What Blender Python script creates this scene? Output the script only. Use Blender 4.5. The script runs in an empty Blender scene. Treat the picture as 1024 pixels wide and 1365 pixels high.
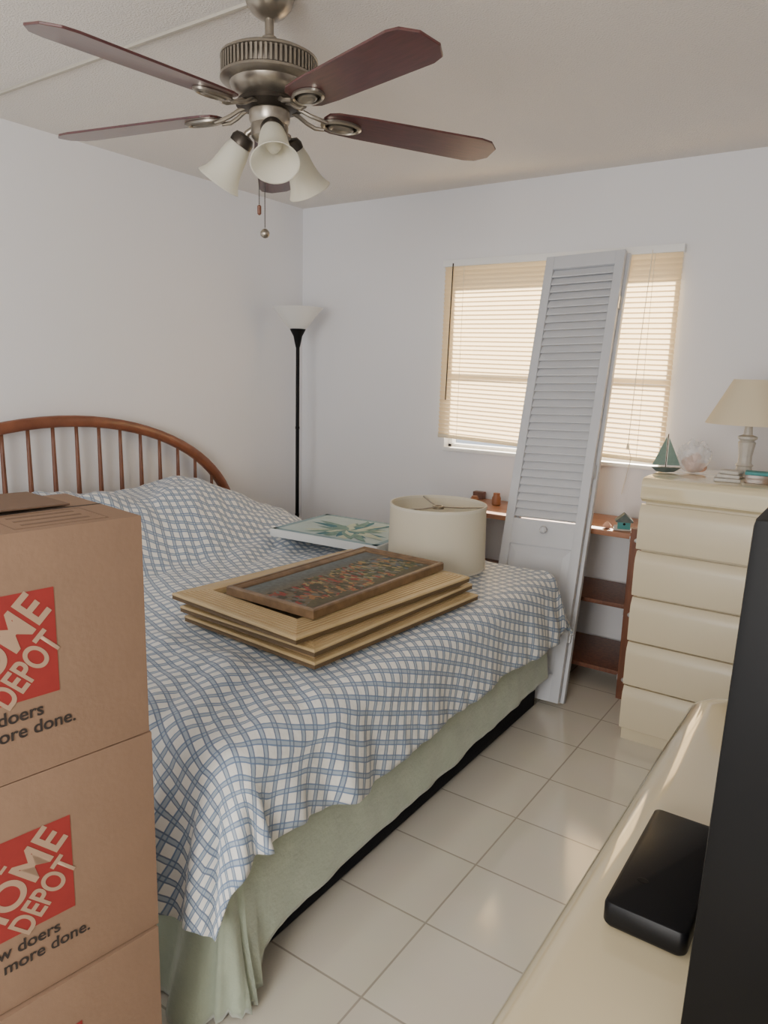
import bpy, bmesh, math, random
from mathutils import Vector, Matrix, noise
random.seed(7)
D=bpy.data; C=bpy.context
def srgb(r,g,b):
    f=lambda c:(c/255/12.92) if c/255<=.04045 else ((c/255+.055)/1.055)**2.4
    return (f(r),f(g),f(b),1)
# ---------------------------------------------------------------- materials
def mat(name,col,rough=.5,metal=0,coat=0,var=0,vscale=20,bump=0,bscale=60,stretch=None,trans=0,col2=None,sheen=0,emit=None,alpha=None,spec=None):
    m=D.materials.new(name); m.use_nodes=True; nt=m.node_tree; n=nt.nodes; l=nt.links
    b=n['Principled BSDF']; b.inputs['Base Color'].default_value=col
    b.inputs['Roughness'].default_value=rough; b.inputs['Metallic'].default_value=metal
    b.inputs['Coat Weight'].default_value=coat; b.inputs['Coat Roughness'].default_value=.06
    if spec is not None: b.inputs['Specular IOR Level'].default_value=spec
    if sheen: b.inputs['Sheen Weight'].default_value=sheen
    if emit: b.inputs['Emission Color'].default_value=emit[0]; b.inputs['Emission Strength'].default_value=emit[1]
    tc=n.new('ShaderNodeTexCoord'); mp=n.new('ShaderNodeMapping'); l.new(tc.outputs['Object'],mp.inputs[0])
    if stretch: mp.inputs['Scale'].default_value=stretch
    if var or col2:
        t=n.new('ShaderNodeTexNoise'); t.inputs['Scale'].default_value=vscale; t.inputs['Detail'].default_value=5
        l.new(mp.outputs[0],t.inputs[0])
        mx=n.new('ShaderNodeMix'); mx.data_type='RGBA'
        mr=n.new('ShaderNodeMapRange'); mr.inputs[1].default_value=.3; mr.inputs[2].default_value=.7
        l.new(t.outputs[0],mr.inputs[0]); l.new(mr.outputs[0],mx.inputs[0])
        mx.inputs[6].default_value=col
        mx.inputs[7].default_value=col2 if col2 else tuple(c*(1-var) for c in col[:3])+(1,)
        l.new(mx.outputs[2],b.inputs['Base Color'])
    if bump:
        t2=n.new('ShaderNodeTexNoise'); t2.inputs['Scale'].default_value=bscale; t2.inputs['Detail'].default_value=4
        l.new(mp.outputs[0],t2.inputs[0])
        bp=n.new('ShaderNodeBump'); bp.inputs['Strength'].default_value=bump; bp.inputs['Distance'].default_value=.01
        l.new(t2.outputs[0],bp.inputs['Height']); l.new(bp.outputs[0],b.inputs['Normal'])
    if trans:
        out=n['Material Output']; tr=n.new('ShaderNodeBsdfTranslucent'); tr.inputs[0].default_value=col
        ms=n.new('ShaderNodeMixShader'); ms.inputs[0].default_value=trans
        l.new(b.outputs[0],ms.inputs[1]); l.new(tr.outputs[0],ms.inputs[2]); l.new(ms.outputs[0],out.inputs[0])
    if alpha is not None:
        b.inputs['Alpha'].default_value=alpha
    return m
M={}
M['wall']=mat('wall_paint',srgb(231,231,234),.75,bump=.06,bscale=90)
M['ceil']=mat('popcorn_ceiling',srgb(228,223,217),.9,bump=.55,bscale=150)
M['strip']=mat('ceiling_strip_paint',srgb(182,176,164),.7)
M['trim']=mat('white_trim',srgb(225,225,222),.45)
M['door']=mat('door_paint',srgb(206,208,213),.45,var=.04,vscale=8)
M['nickel']=mat('brushed_nickel',srgb(160,152,140),.30,.85,var=.12,vscale=60)
M['nickdk']=mat('dark_nickel',srgb(74,68,62),.4,.8)
M['blade']=mat('mahogany_blade',srgb(90,48,48),.28,coat=.35,stretch=(2,20,20),vscale=6,col2=srgb(68,36,36))
M['glass']=mat('frosted_glass',srgb(242,240,230),.3,trans=.6)
M['bowl']=mat('thin_frosted_glass',srgb(248,248,246),.4,trans=.5,alpha=.85)
M['cream']=mat('cream_lacquer',srgb(212,199,170),.3,coat=.3,var=.03,vscale=3)
M['creamtop']=mat('cream_gloss_lacquer',srgb(220,206,170),.07,coat=1,var=.03,vscale=3)
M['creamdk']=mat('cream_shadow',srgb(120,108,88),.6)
M['wood']=mat('cherry_wood',srgb(138,84,58),.4,coat=.2,stretch=(12,2,2),vscale=5,col2=srgb(110,62,42))
M['woods']=mat('shelf_wood',srgb(168,118,88),.45,coat=.1,stretch=(2,12,12),vscale=5,col2=srgb(142,96,70))
M['woodv']=mat('cherry_wood_vertical',srgb(126,80,58),.45,coat=.1,stretch=(12,12,1.5),vscale=5,col2=srgb(98,60,44))
M['black']=mat('black_plastic',srgb(8,8,10),.5,spec=.2)
M['blackm']=mat('black_matte',srgb(12,12,15),.4,var=.2,spec=.25)
M['navy']=mat('navy_fabric',srgb(16,17,24),.85,bump=.2,bscale=200,spec=.2)
M['skirt']=mat('sage_velvet',srgb(170,181,160),.8,var=.16,vscale=12,bump=.25,bscale=70,sheen=.5)
M['matt']=mat('mattress_fabric',srgb(200,198,190),.9)
M['card']=mat('cardboard',srgb(140,112,90),.85,var=.07,vscale=14,bump=.06,bscale=90)
M['cardl']=mat('cardboard_print_gap',srgb(166,138,114),.85)
M['red']=mat('red_ink',srgb(146,42,38),.75,var=.12,vscale=25)
M['ink']=mat('black_ink',srgb(46,38,34),.8)
M['brownink']=mat('brown_ink',srgb(112,88,70),.85)
M['shade']=mat('linen_shade',srgb(234,228,210),.8,trans=.3,bump=.04,bscale=300)
M['shadein']=mat('shade_lining',srgb(240,235,220),.8,trans=.25)
M['lampsh']=mat('cream_lampshade',srgb(238,226,198),.8,trans=.3)
M['lampb']=mat('white_ceramic',srgb(196,190,180),.4,var=.15,vscale=40)
M['gold']=mat('champagne_frame',srgb(204,180,136),.36,coat=.25,vscale=14,col2=srgb(190,164,118))
M['goldd']=mat('frame_groove_shading',srgb(168,140,98),.5)  # groove shade painted as a darker gold so the ribs read
M['golde']=mat('frame_underside_shading',srgb(96,76,50),.6)  # dark gap between stacked frames, its shade painted on the lower edge
M['mirror']=mat('frame_backing',srgb(120,105,82),.7)
M['pframe']=mat('bronze_wood_frame',srgb(130,102,72),.35,coat=.3,vscale=30,col2=srgb(104,80,54))
M['pmat']=mat('picture_grey_edge',srgb(120,108,92),.7)
M['slat']=mat('blind_slat',srgb(243,222,184),.5,trans=.5)
M['sill']=mat('window_aluminium',srgb(240,240,238),.4)
M['cord']=mat('cord_white',srgb(225,218,200),.7)
M['teal']=mat('teal_paint',srgb(70,146,146),.6,var=.2)
M['orange']=mat('amber_glass_jar',srgb(150,98,64),.4)
M['sail']=mat('verdigris_sail',srgb(156,180,172),.4,var=.25,vscale=60,trans=.45)
M['roof']=mat('grey_roof',srgb(92,104,100),.6,var=.3,vscale=60)
M['shell']=mat('shell_peach',srgb(214,170,148),.6,var=.25,vscale=30)
M['bag']=mat('clear_plastic_bag',srgb(230,230,230),.15,alpha=.35)
M['metal']=mat('steel_fitting',srgb(200,200,200),.3,.7)
M['canvas']=mat('canvas_side',srgb(222,225,224),.8)
def tile_mat():
    m=D.materials.new('floor_tile'); m.use_nodes=True; nt=m.node_tree;n=nt.nodes;l=nt.links;b=n['Principled BSDF']
    tc=n.new('ShaderNodeTexCoord'); mp=n.new('ShaderNodeMapping'); mp.inputs['Location'].default_value=(.84,-1.482+5.81,0)
    mp.vector_type='POINT'
    l.new(tc.outputs['Object'],mp.inputs[0])
    br=n.new('ShaderNodeTexBrick'); br.offset=0; br.squash=1
    br.inputs['Scale'].default_value=1; br.inputs['Brick Width'].default_value=.2905; br.inputs['Row Height'].default_value=.2905
    br.inputs['Mortar Size'].default_value=.0034; br.inputs['Mortar Smooth'].default_value=.4
    br.inputs['Color1'].default_value=srgb(230,224,210); br.inputs['Color2'].default_value=srgb(225,219,204); br.inputs['Mortar'].default_value=srgb(182,174,160)
    l.new(mp.outputs[0],br.inputs[0])
    t=n.new('ShaderNodeTexNoise'); t.inputs['Scale'].default_value=9; t.inputs['Detail'].default_value=6
    l.new(tc.outputs['Object'],t.inputs[0])
    mx=n.new('ShaderNodeMix'); mx.data_type='RGBA'; mx.blend_type='MULTIPLY'; mx.inputs[0].default_value=.06
    l.new(br.outputs[0],mx.inputs[6]); l.new(t.outputs['Color'],mx.inputs[7]); l.new(mx.outputs[2],b.inputs['Base Color'])
    bp=n.new('ShaderNodeBump'); bp.invert=True; bp.inputs['Strength'].default_value=.3; bp.inputs['Distance'].default_value=.002
    l.new(br.outputs['Fac'],bp.inputs['Height']); l.new(bp.outputs[0],b.inputs['Normal'])
    b.inputs['Roughness'].default_value=.12
    b.inputs['Specular IOR Level'].default_value=.85; b.inputs['Coat Weight'].default_value=.5; b.inputs['Coat Roughness'].default_value=.08
    return m
M['tile']=tile_mat()
def lattice_mat():
    m=D.materials.new('blue_lattice_fabric'); m.use_nodes=True; nt=m.node_tree;n=nt.nodes;l=nt.links;b=n['Principled BSDF']
    uv=n.new('ShaderNodeUVMap'); mp=n.new('ShaderNodeMapping'); mp.inputs['Rotation'].default_value=(0,0,math.radians(22))
    l.new(uv.outputs[0],mp.inputs[0]); sx=n.new('ShaderNodeSeparateXYZ'); l.new(mp.outputs[0],sx.inputs[0])
    def mth(op,a,bv=None,c=None):
        q=n.new('ShaderNodeMath'); q.operation=op
        for i,v in enumerate((a,bv,c)):
            if v is None: continue
            if hasattr(v,'default_value') or hasattr(v,'is_linked'): l.new(v,q.inputs[i])
            else: q.inputs[i].default_value=v
        return q.outputs[0]
    S=.039
    def lines(o,ph):
        f=mth('FRACT',mth('ADD',mth('DIVIDE',o,S),ph+100))
        p=mth('MULTIPLY',mth('ABSOLUTE',mth('SUBTRACT',f,.5)),S)
        a=mth('ABSOLUTE',mth('SUBTRACT',p,.0058))
        mr=n.new('ShaderNodeMapRange'); mr.inputs[1].default_value=.0009; mr.inputs[2].default_value=.0024; mr.inputs[3].default_value=1; mr.inputs[4].default_value=0
        l.new(a,mr.inputs[0])
        mi=n.new('ShaderNodeMapRange'); mi.inputs[1].default_value=.0045; mi.inputs[2].default_value=.0065; mi.inputs[3].default_value=1; mi.inputs[4].default_value=0
        l.new(p,mi.inputs[0])
        return mr.outputs[0],mi.outputs[0]
    a1,i1=lines(sx.outputs[0],0); a2,i2=lines(sx.outputs[1],.3)
    def mix(fac,c1,c2):
        mx=n.new('ShaderNodeMix'); mx.data_type='RGBA'
        l.new(fac,mx.inputs[0])
        if isinstance(c1,tuple): mx.inputs[6].default_value=c1
        else: l.new(c1,mx.inputs[6])
        mx.inputs[7].default_value=c2; return mx.outputs[2]
    c=mix(mth('MULTIPLY',mth('MAXIMUM',i1,i2),.9),srgb(236,236,232),srgb(158,175,192))
    c=mix(a1,c,srgb(110,134,170)); c=mix(a2,c,srgb(104,120,148))
    l.new(c,b.inputs['Base Color']); b.inputs['Roughness'].default_value=.5; b.inputs['Sheen Weight'].default_value=.15
    t=n.new('ShaderNodeTexNoise'); t.inputs['Scale'].default_value=16; t.inputs['Detail'].default_value=3
    l.new(uv.outputs[0],t.inputs[0]); bp=n.new('ShaderNodeBump'); bp.inputs['Strength'].default_value=.38; bp.inputs['Distance'].default_value=.02
    l.new(t.outputs[0],bp.inputs['Height']); l.new(bp.outputs[0],b.inputs['Normal'])
    return m
M['lattice']=lattice_mat()
def painting_mat():
    m=D.materials.new('village_painting'); m.use_nodes=True; nt=m.node_tree;n=nt.nodes;l=nt.links;b=n['Principled BSDF']
    tc=n.new('ShaderNodeTexCoord'); sp=n.new('ShaderNodeSeparateXYZ'); l.new(tc.outputs['Generated'],sp.inputs[0])
    ix=n.new('ShaderNodeMath'); ix.operation='SUBTRACT'; ix.inputs[0].default_value=1; l.new(sp.outputs[0],ix.inputs[1])
    cr=n.new('ShaderNodeValToRGB'); l.new(ix.outputs[0],cr.inputs[0]); e=cr.color_ramp.elements
    e[0].position=0; e[0].color=srgb(86,80,62); e[1].position=1; e[1].color=srgb(112,120,122)
    for p,c in ((.25,srgb(98,92,66)),(.5,srgb(84,82,66)),(.7,srgb(108,104,92)),(.82,srgb(100,104,102))):
        q=e.new(p); q.color=c
    mp=n.new('ShaderNodeMapping'); mp.inputs['Scale'].default_value=(1,1.7,1); l.new(tc.outputs['Object'],mp.inputs[0])
    v=n.new('ShaderNodeTexVoronoi'); v.inputs['Scale'].default_value=46; v.distance='CHEBYCHEV'; l.new(mp.outputs[0],v.inputs[0])
    s2=n.new('ShaderNodeSeparateColor'); l.new(v.outputs['Color'],s2.inputs[0])
    my=n.new('ShaderNodeMath'); my.operation='MULTIPLY_ADD'; l.new(s2.outputs[0],my.inputs[0]); my.inputs[1].default_value=.5
    m4=n.new('ShaderNodeMath'); m4.operation='MULTIPLY'; l.new(sp.outputs[1],m4.inputs[0]); m4.inputs[1].default_value=.55; l.new(m4.outputs[0],my.inputs[2])
    pal=n.new('ShaderNodeValToRGB'); pal.color_ramp.interpolation='CONSTANT'; l.new(my.outputs[0],pal.inputs[0]); e=pal.color_ramp.elements
    e[0].position=0; e[0].color=srgb(104,106,100); e[1].position=.93; e[1].color=srgb(84,100,122)
    for p,c in ((.14,srgb(74,70,56)),(.24,srgb(110,98,80)),(.34,srgb(142,66,56)),(.41,srgb(74,72,54)),(.5,srgb(154,112,72)),(.56,srgb(160,142,98)),(.62,srgb(90,96,68)),(.72,srgb(122,122,110)),(.82,srgb(72,80,68))):
        q=e.new(p); q.color=c
    t=n.new('ShaderNodeTexNoise'); t.inputs['Scale'].default_value=7; l.new(tc.outputs['Object'],t.inputs[0])
    md=n.new('ShaderNodeMath'); md.operation='SUBTRACT'; l.new(ix.outputs[0],md.inputs[0]); md.inputs[1].default_value=.42
    ab=n.new('ShaderNodeMath'); ab.operation='ABSOLUTE'; l.new(md.outputs[0],ab.inputs[0])
    lt=n.new('ShaderNodeMath'); lt.operation='LESS_THAN'; l.new(ab.outputs[0],lt.inputs[0])
    sc=n.new('ShaderNodeMath'); sc.operation='MULTIPLY'; l.new(t.outputs[0],sc.inputs[0]); sc.inputs[1].default_value=.66; l.new(sc.outputs[0],lt.inputs[1])
    mx=n.new('ShaderNodeMix'); mx.data_type='RGBA'; l.new(lt.outputs[0],mx.inputs[0]); l.new(cr.outputs[0],mx.inputs[6]); l.new(pal.outputs[0],mx.inputs[7])
    t3=n.new('ShaderNodeTexNoise'); t3.inputs['Scale'].default_value=60; l.new(tc.outputs['Object'],t3.inputs[0])
    m3=n.new('ShaderNodeMix'); m3.data_type='RGBA'; m3.blend_type='OVERLAY'; m3.inputs[0].default_value=.45; l.new(mx.outputs[2],m3.inputs[6]); l.new(t3.outputs[0],m3.inputs[7])
    l.new(m3.outputs[2],b.inputs['Base Color']); b.inputs['Roughness'].default_value=.5
    b.inputs['Specular IOR Level'].default_value=.2
    return m
M['paint']=painting_mat()
AG=[mat('canvas_ground',srgb(182,202,204),.8,var=.14,vscale=12),mat('teal_leaf',srgb(80,132,148),.8,var=.3,vscale=40),
    mat('sage_leaf',srgb(128,162,156),.8,var=.3,vscale=40),mat('pale_leaf',srgb(196,208,190),.8,var=.2,vscale=40),mat('border_blue',srgb(140,168,180),.8,var=.2)]
# ---------------------------------------------------------------- mesh helpers
def link(o): C.scene.collection.objects.link(o); return o
def meshobj(name,bm,m=None,loc=(0,0,0),parent=None,smooth=False,rot=None,autosm=False):
    me=D.meshes.new(name); bmesh.ops.recalc_face_normals(bm,faces=bm.faces) ; bm.to_mesh(me); bm.free()
    if smooth:
        me.polygons.foreach_set('use_smooth',[True]*len(me.polygons))
        if autosm:
            try: me.set_sharp_from_angle(angle=math.radians(40))
            except Exception: pass
    o=link(D.objects.new(name,me)); o.location=loc
    if rot: o.rotation_euler=rot
    if m is not None:
        for q in (m if isinstance(m,(list,tuple)) else [m]): me.materials.append(q)
    if parent: o.parent=parent
    return o
def addbox(bm,x0,x1,y0,y1,z0,z1,bev=0,mi=0,seg=2):
    t=bmesh.new(); bmesh.ops.create_cube(t,size=1)
    for v in t.verts: v.co=Vector((x0+(v.co.x+.5)*(x1-x0),y0+(v.co.y+.5)*(y1-y0),z0+(v.co.z+.5)*(z1-z0)))
    if bev: bmesh.ops.bevel(t,geom=list(t.edges),offset=bev,segments=seg,affect='EDGES',profile=.7)
    for f in t.faces: f.material_index=mi
    me=D.meshes.new('tmp'); t.to_mesh(me); t.free(); bm.from_mesh(me); D.meshes.remove(me)
def box(name,x0,x1,y0,y1,z0,z1,m,bev=.003,parent=None,loc=(0,0,0),rot=None,seg=2):
    bm=bmesh.new(); addbox(bm,x0,x1,y0,y1,z0,z1,bev,0,seg); return meshobj(name,bm,m,loc,parent,smooth=bev>0,rot=rot,autosm=True)
def addlathe(bm,prof,seg=32,mtx=None,closed=False,mi=0,cap=True,rfun=None):
    rings=[]
    for k,(r,z) in enumerate(prof):
        ring=[]
        for i in range(seg):
            a=2*math.pi*i/seg; rr=r*(rfun(a,k) if rfun else 1)
            co=Vector((rr*math.cos(a),rr*math.sin(a),z))
            if mtx: co=mtx@co
            ring.append(bm.verts.new(co))
        rings.append(ring)
    for a,b in zip(rings[:-1],rings[1:]):
        for i in range(seg):
            f=bm.faces.new((a[i],a[(i+1)%seg],b[(i+1)%seg],b[i])); f.material_index=mi
    if closed:
        a,b=rings[-1],rings[0]
        for i in range(seg):
            f=bm.faces.new((a[i],a[(i+1)%seg],b[(i+1)%seg],b[i])); f.material_index=mi
    elif cap:
        for r in (rings[0],rings[-1]):
            try: f=bm.faces.new(r); f.material_index=mi
            except Exception: pass
def lathe(name,prof,m,loc=(0,0,0),parent=None,seg=40,rot=None,cap=True,closed=False,mtx=None,rfun=None):
    bm=bmesh.new(); addlathe(bm,prof,seg,mtx,closed,0,cap,rfun); return meshobj(name,bm,m,loc,parent,True,rot,True)
def addtube(bm,pts,rad,seg=8,mi=0,flat=1.0):
    pts=[Vector(p) for p in pts]; rings=[]; up=Vector((0,0,1))
    for i,p in enumerate(pts):
        d=(pts[min(i+1,len(pts)-1)]-pts[max(i-1,0)]).normalized()
        s=d.cross(up)
        if s.length<.05: s=d.cross(Vector((0,1,0)))
        s.normalize(); t=s.cross(d).normalized()
        r=rad[i] if isinstance(rad,(list,tuple)) else rad
        rings.append([bm.verts.new(p+s*r*math.cos(2*math.pi*k/seg)+t*r*flat*math.sin(2*math.pi*k/seg)) for k in range(seg)])
    for a,b in zip(rings[:-1],rings[1:]):
        for k in range(seg):
            f=bm.faces.new((a[k],a[(k+1)%seg],b[(k+1)%seg],b[k])); f.material_index=mi
    bm.faces.new(rings[0]); bm.faces.new(rings[-1])
def tube(name,pts,rad,m,parent=None,loc=(0,0,0),seg=10,flat=1.0):
    bm=bmesh.new(); addtube(bm,pts,rad,seg,0,flat); return meshobj(name,bm,m,loc,parent,True,None,True)
def addprism(bm,poly,h0,h1,axis='z',mi=0):
    def mk(p,h):
        return Vector((p[0],p[1],h)) if axis=='z' else (Vector((h,p[0],p[1])) if axis=='x' else Vector((p[0],h,p[1])))
    a=[bm.verts.new(mk(p,h0)) for p in poly]; b=[bm.verts.new(mk(p,h1)) for p in poly]
    fs=[bm.faces.new(a),bm.faces.new(b)]
    for i in range(len(poly)): fs.append(bm.faces.new((a[i],a[(i+1)%len(poly)],b[(i+1)%len(poly)],b[i])))
    for f in fs: f.material_index=mi
def prism(name,poly,h0,h1,m,axis='z',parent=None,loc=(0,0,0),rot=None,bev=0):
    bm=bmesh.new(); addprism(bm,poly,h0,h1,axis)
    if bev:
        bmesh.ops.recalc_face_normals(bm,faces=bm.faces); bmesh.ops.bevel(bm,geom=list(bm.edges),offset=bev,segments=2,affect='EDGES')
    return meshobj(name,bm,m,loc,parent,bev>0,rot,True)
def empty(name,loc,label,cat,rot=None,group=None):
    o=link(D.objects.new(name,None)); o.location=loc; o.empty_display_size=.05
    if rot: o.rotation_euler=rot
    o['label']=label; o['category']=cat
    if group: o['group']=group
    return o
def tag(o,label,cat,group=None):
    o['label']=label; o['category']=cat
    if group: o['group']=group
    return o
def struct(o): o['kind']='structure'; return o
def copytree(root,loc,rot=None):
    n=root.copy(); C.scene.collection.objects.link(n); n.location=loc
    if rot: n.rotation_euler=rot
    for c in list(root.children):
        k=c.copy(); C.scene.collection.objects.link(k); k.parent=n
        for g in list(c.children):
            q=g.copy(); C.scene.collection.objects.link(q); q.parent=k
    return n
# ---------------------------------------------------------------- room
XL,XR,YB,YN,ZC=-3.19,.26,3.68,-2.6,2.44
W0,W1,WZ0,WZ1=-2.10,-.875,1.02,2.035
struct(box('floor',XL-.1,XR+.1,YN,YB+.1,-.1,0,M['tile'],0))
struct(box('ceiling',XL-.1,XR+.1,YN,YB+.1,ZC,ZC+.1,M['ceil'],0))
struct(box('wall_left',XL-.1,XL,YN,YB+.1,0,ZC,M['wall'],0))
struct(box('wall_right',XR,XR+.1,YN,YB+.1,0,ZC,M['wall'],0))
bm=bmesh.new()
for a in ((XL,W0,0,ZC),(W1,XR,0,ZC),(W0,W1,0,WZ0),(W0,W1,WZ1,ZC)):
    addbox(bm,a[0],a[1],YB,YB+.14,a[2],a[3])
struct(meshobj('wall_back',bm,M['wall']))
bm=bmesh.new()
for a in ((XL,XL+.012,YN,YB),): addbox(bm,a[0],a[1],a[2],a[3],0,.08,.002)
struct(meshobj('baseboard_left',bm,M['trim']))
struct(box('baseboard_back',XL,XR,YB-.012,YB,0,.08,M['trim'],.002))
struct(box('trim_1',XL,-1.56,1.602,1.616,ZC-.010,ZC,M['strip'],.003))
# window frame
bm=bmesh.new()
y0,y1=YB+.05,YB+.1
addbox(bm,W0,W1,y0,y1,WZ0,WZ0+.025,.003); addbox(bm,W0,W1,y0,y1,WZ1-.04,WZ1,.003)
addbox(bm,W0,W0+.025,y0,y1,WZ0,WZ1,.003); addbox(bm,W1-.025,W1,y0,y1,WZ0,WZ1,.003)
addbox(bm,W0,W1,y0+.02,y1,1.508,1.524,.002)
addbox(bm,W0-.0,W1+.0,YB-.02,YB+.06,WZ0-.012,WZ0+.008,.004)
w=struct(meshobj('window_1',bm,M['sill'],smooth=True,autosm=True))
g=D.materials.new('window_glass'); g.use_nodes=True; nt=g.node_tree; nt.nodes.remove(nt.nodes['Principled BSDF'])
tr=nt.nodes.new('ShaderNodeBsdfTransparent'); gl=nt.nodes.new('ShaderNodeBsdfGlossy'); gl.inputs['Roughness'].default_value=.02
mx=nt.nodes.new('ShaderNodeMixShader'); mx.inputs[0].default_value=.06
nt.links.new(tr.outputs[0],mx.inputs[1]); nt.links.new(gl.outputs[0],mx.inputs[2]); nt.links.new(mx.outputs[0],nt.nodes['Material Output'].inputs[0])
p=box('window_pane',W0+.02,W1-.02,YB+.072,YB+.076,WZ0+.02,WZ1-.03,g,0,parent=w)
# blinds
R=empty('window_blind',(-1.49,YB-.032,2.06),'cream horizontal mini blind glowing over the window','window blind')
BX0,BX1=-2.125+1.49,-.855+1.49
box('headrail',BX0,BX1,-.018,.022,-.035,0,M['sill'],.003,R)
bm=bmesh.new(); NS=40; zt=-.045
for i in range(NS):
    f=i/(NS-1)
    zl=zt+(-.955-zt)*f; zr=zt+(-.995-zt)*f
    xo=-.004*f
    prof=[]
    for k in range(4):
        s=(k/3-.5); ang=math.radians(60)
        cy=-s*.0265*math.cos(ang)-(.25-s*s)*.010*math.sin(ang); cz=s*.0265*math.sin(ang)
        prof.append((cy+.002,cz))
    A=[bm.verts.new((BX0+.006+xo,a,zl+b)) for a,b in prof]; B=[bm.verts.new((BX1-.006,a,zr+b)) for a,b in prof]
    for k in range(3): bm.faces.new((A[k],B[k],B[k+1],A[k+1]))
meshobj('slats',bm,M['slat'],parent=R,smooth=True)
bm=bmesh.new(); addtube(bm,[(BX0+.004,0,-.965),(BX1-.004,0,-1.008)],.011,8); meshobj('bottom_rail',bm,M['shade'],parent=R)
for x in (BX0+.13,0,BX1-.13):
    tube('ladder_cord',[(x,-.012,-.02),(x,-.014,-1.0)],.0012,M['cord'],R,seg=5)
tube('tilt_wand',[(BX0+.065,-.02,-.02),(BX0+.062,-.026,-.4),(BX0+.055,-.026,-.76)],.004,M['nickdk'],R,seg=6)
tube('lift_cord',[(BX1-.14,-.02,-.02),(BX1-.16,-.028,-.5),(BX1-.17,-.03,-.93),(BX1-.15,-.032,-1.0),(BX1-.18,-.034,-1.18)],.0018,M['cord'],R,seg=5)
lathe('cord_tassel',[(.002,.03),(.006,.022),(.009,0),(.002,-.002)],M['cord'],(BX1-.17,-.03,-.955),R,12)
# ---------------------------------------------------------------- ceiling fan
FX,FY=-1.51,1.60
F=empty('ceiling_fan',(FX,FY,ZC),'five-blade mahogany ceiling fan with frosted bell light kit','ceiling fan')
lathe('canopy',[(.066,0),(.068,-.012),(.06,-.035),(.045,-.052),(.03,-.062),(.016,-.066)],M['nickel'],parent=F)
lathe('downrod',[(.012,-.05),(.012,-.105),(.020,-.11),(.022,-.135),(.018,-.145)],M['nickel'],parent=F,seg=24)
mh=lathe('motor_housing',[(.02,-.138),(.05,-.141),(.09,-.148),(.118,-.156),(.132,-.164),(.133,-.170),(.126,-.173),(.126,-.211),(.133,-.214),(.134,-.221),(.127,-.226),(.108,-.230),(.104,-.240),(.092,-.252),(.07,-.264),(.062,-.272)],M['nickel'],parent=F,seg=64)
bm=bmesh.new()
for i in range(64):
    a=2*math.pi*i/64; c,s=math.cos(a),math.sin(a)
    t=bmesh.new(); bmesh.ops.create_cube(t,size=1)
    for v in t.verts:
        q=Vector((.1275+v.co.x*.008,v.co.y*.0065,-.192+v.co.z*.040)); v.co=Vector((q.x*c-q.y*s,q.x*s+q.y*c,q.z))
    me=D.meshes.new('t'); t.to_mesh(me); t.free(); bm.from_mesh(me); D.meshes.remove(me)
meshobj('vent_fins',bm,M['nickel'],parent=mh)
lathe('vent_band',[(.1265,-.1735),(.1272,-.1745),(.1272,-.2095),(.1265,-.2105)],M['nickdk'],parent=mh,seg=64,cap=False)
lathe('flywheel',[(.06,-.268),(.088,-.272),(.092,-.284),(.06,-.292),(.05,-.294)],M['nickdk'],parent=F)
# blades
def blade_poly():
    return [(.160,-.045),(.185,-.056),(.26,-.062),(.62,-.070),(.655,-.062),(.685,-.028),(.685,.028),(.655,.062),(.62,.070),(.26,.062),(.185,.056),(.160,.045),(.150,.02),(.150,-.02)]
bz=-.297
bm0=bmesh.new(); addprism(bm0,blade_poly(),0,.006); bmesh.ops.recalc_face_normals(bm0,faces=bm0.faces)
bmesh.ops.bevel(bm0,geom=list(bm0.edges),offset=.0012,segments=1,affect='EDGES')
bme=D.meshes.new('blade'); bm0.to_mesh(bme); bm0.free(); bme.materials.append(M['blade'])
ib=bmesh.new()
for sgn in (-1,1):
    addtube(ib,[(.065,sgn*.012,.018),(.085,sgn*.016,.012),(.11,sgn*.022,.0),(.135,sgn*.026,-.008),(.16,sgn*.020,-.010)],[.007,.006,.006,.006,.005],8)
mt=lambda cx,sx,sy,z:Matrix.Translation((cx,0,z))@Matrix.Diagonal((sx,sy,1,1))
addlathe(ib,[(1,0),(1,-.006),(.86,-.010),(.78,-.006),(.78,0)],28,mt(.205,.060,.034,-.001),cap=True)
addlathe(ib,[(1,0),(1,-.010),(.8,-.012),(.6,-.008)],28,mt(.205,.037,.019,-.001),cap=True)
iron=D.meshes.new('blade_iron'); bmesh.ops.recalc_face_normals(ib,faces=ib.faces); ib.to_mesh(iron); ib.free(); iron.materials.append(M['nickel'])
iron.polygons.foreach_set('use_smooth',[True]*len(iron.polygons)); iron.set_sharp_from_angle(angle=math.radians(40))
for a,dr in ((53.5,2.4),(130.5,4.6),(197.5,2.4),(269.5,2.4),(341.5,2.4)):
    mm=Matrix.Translation((0,0,bz))@Matrix.Rotation(math.radians(a),4,'Z')@Matrix.Rotation(math.radians(dr),4,'Y')@Matrix.Rotation(math.radians(-9.5),4,'X')
    o=link(D.objects.new('blade',bme)); o.parent=F; o.matrix_local=mm
    o=link(D.objects.new('blade_iron',iron)); o.parent=F; o.matrix_local=mm
lathe('switch_housing',[(.05,-.290),(.056,-.297),(.056,-.32),(.05,-.33),(.052,-.335),(.05,-.362),(.04,-.372),(.02,-.38),(.012,-.392),(.004,-.396)],M['nickel'],parent=F)
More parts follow.
